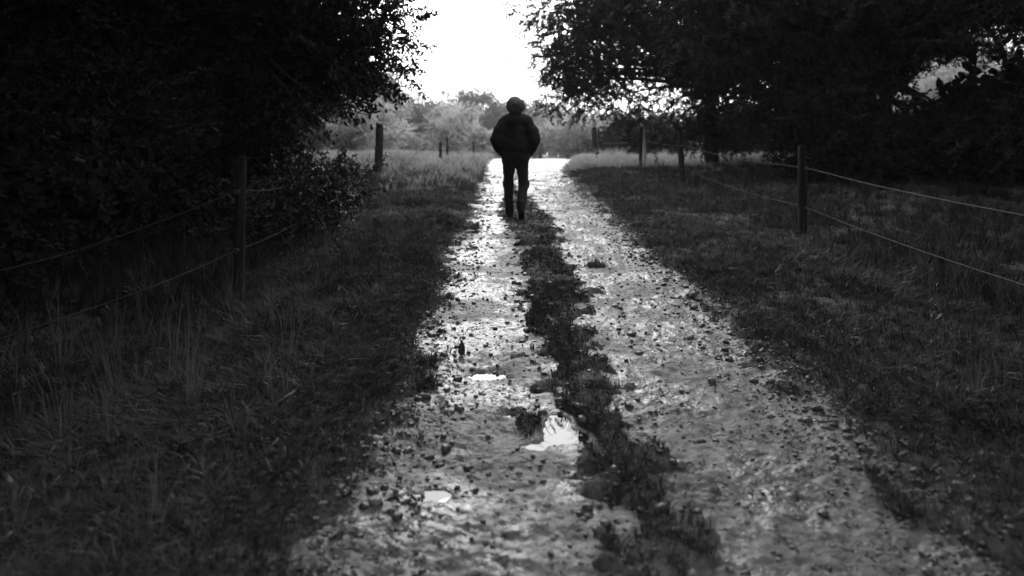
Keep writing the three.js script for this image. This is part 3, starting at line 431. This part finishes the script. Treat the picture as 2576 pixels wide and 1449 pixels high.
turf('dark rough grass of the right verge and the slope behind its fence', 2, [
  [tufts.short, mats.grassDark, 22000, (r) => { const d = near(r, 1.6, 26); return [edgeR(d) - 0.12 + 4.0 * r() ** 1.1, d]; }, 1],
  [tufts.short, mats.grass, 32000, (r) => { const d = near(r, 1.6, 26); return [edgeR(d) - 0.12 + 3.2 * r() ** 1.25, d]; }, 1],
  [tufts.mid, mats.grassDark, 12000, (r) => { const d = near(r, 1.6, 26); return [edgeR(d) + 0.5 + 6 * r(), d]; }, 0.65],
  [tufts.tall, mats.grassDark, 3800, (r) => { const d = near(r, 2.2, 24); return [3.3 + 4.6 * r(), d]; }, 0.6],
  [rosettes, mats.weed, 1200, (r) => { const d = near(r, 1.7, 16); return [edgeR(d) + 0.1 + 4 * r(), d]; }, 0.6],
  [stalks, mats.straw, 650, (r) => { const d = near(r, 2.2, 18); return [edgeR(d) + 0.6 + 4.5 * r(), d]; }, 0.8],
  [tufts.mid, mats.straw, 1300, (r) => { const d = near(r, 1.6, 20); return [edgeR(d) + 0.3 + 3.6 * r(), d]; }, 0.95]]);
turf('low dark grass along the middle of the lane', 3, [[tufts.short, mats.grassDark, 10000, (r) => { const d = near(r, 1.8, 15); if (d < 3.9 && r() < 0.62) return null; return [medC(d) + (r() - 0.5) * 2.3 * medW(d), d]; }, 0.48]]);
turf('paler grass of the open field past the shade', 4, [  // paler blade colour stands in for the stronger light out here
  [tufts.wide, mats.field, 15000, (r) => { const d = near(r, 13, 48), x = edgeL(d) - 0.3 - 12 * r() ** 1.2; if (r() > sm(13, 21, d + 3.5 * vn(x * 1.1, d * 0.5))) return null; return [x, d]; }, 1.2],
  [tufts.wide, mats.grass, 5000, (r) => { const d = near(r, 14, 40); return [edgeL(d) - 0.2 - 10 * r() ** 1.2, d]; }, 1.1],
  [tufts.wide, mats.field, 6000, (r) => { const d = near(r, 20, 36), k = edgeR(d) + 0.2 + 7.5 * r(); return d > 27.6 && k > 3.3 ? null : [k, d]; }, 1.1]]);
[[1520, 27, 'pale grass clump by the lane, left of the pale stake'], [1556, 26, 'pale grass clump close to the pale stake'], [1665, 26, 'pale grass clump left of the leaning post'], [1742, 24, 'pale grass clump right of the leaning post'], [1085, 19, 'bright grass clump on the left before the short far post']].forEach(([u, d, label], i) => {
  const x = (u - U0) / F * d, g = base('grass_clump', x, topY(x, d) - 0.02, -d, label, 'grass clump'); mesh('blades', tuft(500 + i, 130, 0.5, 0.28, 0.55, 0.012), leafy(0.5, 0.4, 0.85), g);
});
// things that lie on or stick out of the lane
{ const x = 0.82, d = 7.16, g = base('grass_clump', x, topY(x, d) - 0.015, -d, 'dark tufted clod standing alone in the right wheel track', 'grass clump'); mesh('blades', tuft(600, 90, 0.13, 0.1, 0.9, 0.006), mats.grass, g); const c = new THREE.IcosahedronGeometry(0.1, 3); const p = c.attributes.position; for (let i = 0; i < p.count; i++) { const k = 1 + 0.3 * vn(p.getX(i) * 22, p.getZ(i) * 22 + p.getY(i) * 15); p.setXYZ(i, p.getX(i) * k * 1.2, p.getY(i) * k * 0.45, p.getZ(i) * k); } c.computeVertexNormals(); mesh('clod', c, soilMat, g); }
{ const x = -0.30, d = 4.39, g = base('dock_leaf', x, topY(x, d) - 0.01, -d, 'small dark leaf standing upright in the left wheel track', 'leaf'); const l = leafGeo(0.1, 0.05, 0.2, 0.1); mesh('blade', l, leafy(0.02, 0.05, 0.7), g); const l2 = leafGeo(0.06, 0.045, 0.2, 0.3); l2.rotateX(-1.2); mesh('blade', l2, leafy(0.02, 0.05, 0.7), g); }
const stoneGeos = [0, 1, 2, 3].map((k) => { const g0 = new THREE.IcosahedronGeometry(1, 1), g = mergeVertices((g0.deleteAttribute('uv'), g0.deleteAttribute('normal'), g0)); const p = g.attributes.position; for (let i = 0; i < p.count; i++) { const s = 0.75 + 0.45 * hash(i + 7, k * 13 + 1); p.setXYZ(i, p.getX(i) * s, p.getY(i) * s * 0.62, p.getZ(i) * s * (0.7 + 0.1 * k)); } g.computeVertexNormals(); return g; });
const stoneMats = [std(0.03, 0.5), std(0.06, 0.45), std(0.12, 0.5), std(0.2, 0.6)];
{
  const r = rng(900), track = globalThis.trackMesh; delete globalThis.trackMesh;
  for (let i = 0; i < 190; i++) {                                       // stones one can pick out
    const d = near(r, 2.1, 9.5), x = edgeL(d) + 0.05 + (edgeR(d) - edgeL(d) - 0.1) * r(), y = topY(x, d), s = (0.007 + 0.016 * r() ** 3) * (1 + d * 0.09);
    const m = mesh('stone', stoneGeos[i % 4], stoneMats[[0, 1, 1, 2, 2, 3][Math.floor(r() * 6)]], track); m.position.set(x, y + s * 0.15, -d); m.quaternion.copy(quat((r() - 0.5) * 0.6, r() * 6.283, (r() - 0.5) * 0.6)); m.scale.setScalar(s);
  }
  const l = [[], [], [], []];
  for (let i = 0; i < 7500; i++) {
    const d = near(r, 1.9, 20), e = r(), x = e < 0.25 ? edgeL(d) - 0.1 + 0.4 * r() : e < 0.5 ? edgeR(d) + 0.1 - 0.45 * r() : edgeL(d) + (edgeR(d) - edgeL(d)) * r(), y = wet(x, d) > -0.02 ? -50 : topY(x, d), s = (0.003 + 0.008 * r() ** 3) * (1 + d * 0.10);
    const kk = Math.floor(r() * 4); if (y > -9) l[kk].push(M4(new THREE.Vector3(x, y + s * 0.1, -d), quat((r() - 0.5), r() * 6.283, (r() - 0.5)), s));
  }
  for (let i = 0; i < 1000; i++) {
    const d = near(r, 1.9, 16), e = r(), w = (r() + r() - 1) * 0.26, x = e < 0.4 ? edgeL(d) + 0.06 + w : e < 0.75 ? edgeR(d) - 0.06 + w : medC(d) + (r() < 0.5 ? -1 : 1) * medW(d) + w * 0.6; if (hollow(x, d) > 0.01 || wet(x, d) > -0.01) continue;
    l[Math.floor(r() * 2)].push(M4(new THREE.Vector3(x, topY(x, d), -d), quat((r() - 0.5), r() * 6.283, (r() - 0.5)), (0.006 + 0.02 * r() ** 2) * (1 + d * 0.05)));
  }
  const g = new THREE.Group(); g.name = 'gravel'; scene.add(g); kind(g, 'stuff', 'small stones and crumbs strewn over the lane and its edges');
  l.forEach((q, i) => scatter('pebbles', stoneGeos[i], stoneMats[[0, 1, 2, 3][i]], q, g));
  const f = [[], []];
  for (let i = 0; i < 5000; i++) {
    const d = near(r, 1.8, 20), e = r(), x = e < 0.48 ? edgeL(d) + 0.05 - 1.6 * r() * r() : e < 0.98 ? edgeR(d) - 0.05 + 2.2 * r() * r() : edgeL(d) + (edgeR(d) - edgeL(d)) * r(), y = topY(x, d) + 0.006; if (wet(x, d) > -0.02) continue;
    f[r() < 0.9 ? 0 : 1].push(M4(new THREE.Vector3(x, y + 0.012 * r(), -d), quat(-1.57 + (r() - 0.5) * 1.1, r() * 6.283, (r() - 0.5) * 0.8, 'YXZ'), 0.25 + 0.5 * r()));
  }
  const h = new THREE.Group(); h.name = 'leaf_litter'; scene.add(h); kind(h, 'stuff', 'fallen leaves scattered along the edges of the lane');
  scatter('leaves', leafGeo(0.06, 0.04, 0.2, 0.15), mats.litter, f[0], h); scatter('leaves', leafGeo(0.06, 0.04, 0.2, 0.15), mats.litterPale, f[1], h);
}
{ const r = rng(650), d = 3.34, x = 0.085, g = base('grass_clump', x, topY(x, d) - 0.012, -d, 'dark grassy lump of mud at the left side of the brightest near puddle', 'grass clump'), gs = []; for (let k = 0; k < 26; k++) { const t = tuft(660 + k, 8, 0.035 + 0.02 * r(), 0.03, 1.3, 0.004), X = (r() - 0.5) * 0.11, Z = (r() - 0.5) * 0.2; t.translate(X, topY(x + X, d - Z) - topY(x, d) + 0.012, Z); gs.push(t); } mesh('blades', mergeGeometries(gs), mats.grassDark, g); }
// tall dead stems in the left verge
[[835, 800, 0.62], [795, 760, 0.5], [880, 850, 0.35]].forEach(([u, v, h], i) => { const d = 2535 / (v - 312), x = (u - U0) / F * d, g = base('dead_stem', x, topY(x, d) - 0.02, -d, ['tallest thin dead stem in the left verge', 'thin dead stem a little farther back in the left verge', 'short dead stem nearest the lane in the left verge'][i], 'plant stem'); const pts = [0, 0.35, 0.7, 1].map((t) => new THREE.Vector3(0.05 * Math.sin(t * 3 + i), h * t, 0.03 * t)); mesh('stem', tube(pts, 0.004, 0.0015, 5), mats.bark, g); const r = rng(700 + i), heads = []; for (let k = 0; k < 9; k++) { const l = leafGeo(0.025, 0.012); l.applyQuaternion(quat(r() * 2, r() * 6.28, r())); const t = 0.55 + 0.45 * r(); l.translate(0.05 * Math.sin(t * 3 + i), h * t, 0.03 * t); heads.push(l); } mesh('leaf', mergeGeometries(heads), mats.litter, g); });

// ------------------------------------------------------------------ the walker, seen from behind
function blob(bones, cell, smooth, lo, hi, shape) {                     // bones: [ax,ay,az, ra, bx,by,bz, rb, flatten?]
  const size = Math.max(hi[0] - lo[0], hi[1] - lo[1], hi[2] - lo[2]), n = Math.ceil(size / cell) + 4;
  const mc = new MarchingCubes(n, new THREE.MeshBasicMaterial(), false, false, 400000); mc.isolation = 0; mc.field.fill(-1);
  const half = n / 2, step = cell, c = [(lo[0] + hi[0]) / 2, (lo[1] + hi[1]) / 2, (lo[2] + hi[2]) / 2];
  for (let z = 0; z < n; z++) for (let y = 0; y < n; y++) for (let x = 0; x < n; x++) {
    const X = c[0] + (x - half) * step, Y = c[1] + (y - half) * step, Z = c[2] + (z - half) * step;
    if (X < lo[0] - cell * 3 || X > hi[0] + cell * 3 || Z < lo[2] - cell * 3 || Z > hi[2] + cell * 3 || Y < lo[1] - 3 * cell || Y > hi[1] + 3 * cell) continue;
    let s = 0;
    for (const b of bones) {
      const fz = b[8] ?? 1, pz = (Z - b[2]) / fz, px = X - b[0], py = Y - b[1], dx = b[4] - b[0], dy = b[5] - b[1], dz = (b[6] - b[2]) / fz, L = dx * dx + dy * dy + dz * dz;
      const t = L ? Math.max(0, Math.min(1, (px * dx + py * dy + pz * dz) / L)) : 0, q = Math.hypot(px - t * dx, py - t * dy, pz - t * dz) - (b[3] + (b[7] - b[3]) * t);
      s += Math.exp(-q * smooth);
    }
    let dist = -Math.log(Math.max(s, 1e-30)) / smooth; if (shape) dist = shape(dist, X, Y, Z);
    mc.field[x + y * n + z * n * n] = -dist;
  }
  mc.update();
  const g = new THREE.BufferGeometry(), k = mc.count ?? mc.geometry.drawRange.count, P = mc.positionArray.slice(0, k * 3), N = mc.normalArray.slice(0, k * 3);
  for (let i = 0; i < k; i++) { P[i * 3] = c[0] + P[i * 3] * half * step; P[i * 3 + 1] = c[1] + P[i * 3 + 1] * half * step; P[i * 3 + 2] = c[2] + P[i * 3 + 2] * half * step; }
  g.setAttribute('position', new THREE.BufferAttribute(P, 3));
  const m = mergeVertices(g, 1e-4); m.computeVertexNormals(); return m;
}
{
  const d = 10.56, x0 = (1297 - U0) / F * d, y0 = topY(x0, d) - 0.005, zf = -1;   // faces away: forward is -z
  const cloth = texture(256, 256, (i, j) => 0.5 + 0.25 * (tvn(i / 2, j / 2, 128, 128) - 0.5) + 0.5 * (tvn(i / 32, j / 32, 8, 8) - 0.5));
  const skin = std(0.3, 0.55), jacketM = std(0.014, 0.95), jeansM = std(0.022, 0.9), hairM = std(0.11, 0.65), bootM = std(0.015, 0.55);
  // joints (feet at y = 0; left is -x). left leg forward, right leg behind
  const J = { hipL: [-0.09, 0.90, 0], kneeL: [-0.105, 0.50, -0.13], ankL: [-0.085, 0.095, -0.16], toeL: [-0.10, 0.035, -0.33], hipR: [0.09, 0.90, 0.01], kneeR: [0.118, 0.50, -0.01], ankR: [0.078, 0.175, 0.21], toeR: [0.085, 0.03, 0.07] };
  const bone = (a, ra, b, rb, f) => [...a, ra, ...b, rb, f];
  const hands = (s, grow) => {                                            // hand tucked in the jacket pocket, fingers bent round its inside
    const o = [], w = [0.215 * s, 0.955, -0.10], k = [0.155 * s, 0.925, -0.165];
    o.push(bone(w, 0.026, k, 0.030)); [[0, 0.088], [1, 0.098], [2, 0.092], [3, 0.074]].forEach(([i, L]) => { const a = [k[0] + (0.02 - i * 0.004) * -s, k[1] + 0.03 - i * 0.02, k[2] - 0.012], b = [a[0] - s * L * 0.5, a[1] - 0.012, a[2] - 0.01], c = [b[0] - s * L * 0.25, b[1] - 0.012, b[2] + L * 0.3]; o.push(bone(a, 0.0095, b, 0.009), bone(b, 0.009, c, 0.008)); });
    o.push(bone([k[0] + 0.01 * s, k[1] + 0.03, k[2] + 0.01], 0.012, [k[0] - 0.03 * s, k[1] + 0.062, k[2] - 0.005], 0.009)); return o;
  };
  const arm = (s, g) => [bone([0.185 * s, 1.405, 0.01], 0.052 + g, [0.275 * s, 1.15, 0.055], 0.043 + g), bone([0.275 * s, 1.15, 0.055], 0.043 + g, [0.215 * s, 0.955, -0.10], 0.027 + g)];
  const bodyBones = [
    bone([0, 1.62, -0.02], 0.078, [0, 1.665, -0.005], 0.088, 1.2), bone([0, 1.565, -0.055], 0.045, [0, 1.60, -0.05], 0.055), bone([0, 1.45, 0.0], 0.055, [0, 1.56, -0.01], 0.052),
    bone([0, 1.585, -0.125], 0.012, [0, 1.625, -0.105], 0.008), bone([-0.088, 1.61, 0.005], 0.014, [-0.09, 1.64, 0.01], 0.016, 0.6), bone([0.088, 1.61, 0.005], 0.014, [0.09, 1.64, 0.01], 0.016, 0.6), bone([-0.03, 1.55, -0.102], 0.008, [0.03, 1.55, -0.102], 0.008),
    bone([-0.13, 1.40, 0], 0.075, [0.13, 1.40, 0], 0.075, 0.85), bone([0, 1.35, 0.0], 0.12, [0, 1.05, 0.0], 0.115, 0.8), bone([-0.06, 0.95, 0], 0.10, [0.06, 0.95, 0], 0.10, 0.9),
    ...arm(-1, 0), ...arm(1, 0), bone(J.hipL, 0.078, J.kneeL, 0.05), bone(J.kneeL, 0.05, J.ankL, 0.035), bone(J.hipR, 0.078, J.kneeR, 0.05), bone(J.kneeR, 0.05, J.ankR, 0.035), bone(J.ankL, 0.035, J.toeL, 0.028), bone(J.ankR, 0.035, J.toeR, 0.028)];
  const eyes = (D, X, Y, Z) => Math.max(D, -Math.min(Math.hypot(X + 0.033, Y - 1.63, Z + 0.113), Math.hypot(X - 0.033, Y - 1.63, Z + 0.113)) + 0.014);
  const bodyG = mergeGeometries([blob(bodyBones.slice(3 + 4).concat(bodyBones.slice(0, 3)), 0.012, 60, [-0.42, -0.02, -0.42], [0.42, 1.8, 0.32]), blob(bodyBones.slice(0, 7), 0.004, 90, [-0.13, 1.48, -0.16], [0.13, 1.78, 0.14], eyes), blob(hands(-1), 0.004, 160, [-0.28, 0.83, -0.26], [-0.03, 1.03, -0.05]), blob(hands(1), 0.004, 160, [0.03, 0.83, -0.26], [0.28, 1.03, -0.05])]);
  const person = tag(mesh('person', bodyG, skin), 'person in a dark jacket and trousers walking away up the lane, hands in pockets', 'person');
  person.position.set(x0, y0, -d);
  const fold = (k) => (D, X, Y, Z) => D + k * (0.009 * vn(X * 9 + Z * 5 + 4, Y * 17 + Z * 4) + 0.005 * vn(X * 23 + Y * 12, Y * 31 + Z * 22));
  // jacket: padded, bulging at the elbows, pulled in at the cuffs, ending over the seat
  const jb = [bone([-0.125, 1.375, 0.01], 0.085, [0.125, 1.375, 0.01], 0.085, 0.95), bone([-0.03, 1.45, 0.01], 0.06, [-0.12, 1.41, 0.01], 0.06), bone([0.03, 1.45, 0.01], 0.06, [0.12, 1.41, 0.01], 0.06), bone([0, 1.36, 0.01], 0.155, [0, 1.10, 0.01], 0.165, 0.85), bone([-0.06, 1.05, 0.01], 0.15, [0.06, 1.05, 0.01], 0.15, 0.85), bone([-0.075, 0.93, 0.005], 0.122, [0.075, 0.93, 0.005], 0.122, 0.95), bone([-0.07, 0.84, 0.005], 0.118, [0.07, 0.84, 0.005], 0.118, 1),
    bone([0, 1.44, 0.005], 0.09, [0, 1.50, 0.0], 0.078)];
  for (const s of [-1, 1]) jb.push(bone([0.165 * s, 1.385, 0.01], 0.075, [0.225 * s, 1.26, 0.04], 0.084), bone([0.225 * s, 1.26, 0.04], 0.084, [0.258 * s, 1.15, 0.055], 0.080), bone([0.258 * s, 1.15, 0.055], 0.080, [0.205 * s, 0.955, -0.09], 0.062), bone([0.262 * s, 1.10, 0.05], 0.078, [0.235 * s, 1.02, 0.0], 0.07));
  const jacket = mesh('jacket', blob(jb, 0.011, 48, [-0.42, 0.70, -0.30], [0.42, 1.60, 0.26], (D, X, Y, Z) => Math.max(fold(1)(D, X, Y, Z), 0.755 - Y + 0.008 * Math.sin(X * 20), Y - 1.535 + (Z > 0 ? 0 : 0.02))), jacketM, person);
  const tb = [bone([-0.07, 0.93, 0.0], 0.115, [0.07, 0.93, 0.0], 0.115, 0.95), bone([-0.088, 0.88, 0.0], 0.098, J.kneeL, 0.072), bone(J.kneeL, 0.072, [J.ankL[0], 0.10, J.ankL[2] + 0.01], 0.064), bone([0.088, 0.88, 0.01], 0.098, J.kneeR, 0.072), bone(J.kneeR, 0.072, [J.ankR[0], 0.185, J.ankR[2] - 0.01], 0.064)];
  mesh('trousers', blob(tb, 0.011, 75, [-0.30, 0.02, -0.35], [0.30, 1.08, 0.32], (D, X, Y, Z) => Math.max(fold(0.8)(D, X, Y, Z), 0.055 + (X > 0 ? 0.02 : 0) - Y)), jeansM, person);
  // hair: a full bob over ears and collar
  const hb = [bone([-0.012, 1.66, 0.008], 0.098, [0.008, 1.628, 0.02], 0.109, 1.12), bone([-0.075, 1.645, 0.02], 0.05, [-0.09, 1.60, 0.035], 0.043), bone([0.075, 1.64, 0.02], 0.05, [0.088, 1.595, 0.035], 0.044), bone([-0.06, 1.575, 0.05], 0.03, [-0.075, 1.55, 0.05], 0.022), bone([0.05, 1.575, 0.06], 0.03, [0.062, 1.545, 0.06], 0.024), bone([0, 1.62, 0.05], 0.08, [0, 1.565, 0.055], 0.055), bone([-0.05, 1.585, 0.05], 0.052, [0.05, 1.585, 0.05], 0.052)];
  mesh('hair', blob(hb, 0.005, 60, [-0.17, 1.46, -0.15], [0.17, 1.80, 0.18], (D, X, Y, Z) => Math.max(D + 0.005 * vn(X * 60 + 0.5, Y * 18 + Z * 40) + 0.004 * vn(X * 150, Y * 40 + Z * 20), (Y < 1.70 ? (-0.035 - Z) : -1) )), hairM, person);
  for (const [a, t, s] of [[J.ankL, J.toeL, -1], [J.ankR, J.toeR, 1]]) {
    const lift = s > 0 ? 0.085 : 0;
    const b = [bone([a[0], a[1] + 0.07, a[2]], 0.052, [a[0], a[1] - 0.02, a[2] + 0.005], 0.05), bone([a[0], 0.05 + lift, a[2] + 0.015], 0.05, [t[0], 0.04, t[2]], 0.042)];
    const boot = mesh('boot', blob(b, 0.007, 90, [Math.min(a[0], t[0]) - 0.09, -0.03, Math.min(a[2], t[2]) - 0.09], [Math.max(a[0], t[0]) + 0.09, 0.27, Math.max(a[2], t[2]) + 0.1], (D, X, Y, Z) => Math.max(D, 0.004 - Y + lift * sm(t[2], a[2], Z))), bootM, person);
    const sole = new THREE.BoxGeometry(0.088, 0.022, Math.abs(t[2] - a[2]) + 0.11, 4, 1, 6); if (lift) sole.rotateX(-0.5); sole.translate((a[0] + t[0]) / 2, 0.012 + lift * 0.55, (a[2] + t[2]) / 2 + 0.012); mesh('sole', sole, std(0.02, 0.7), boot);
  }
}

renderer.setSize(1024, 576);
renderer.render(scene, camera);
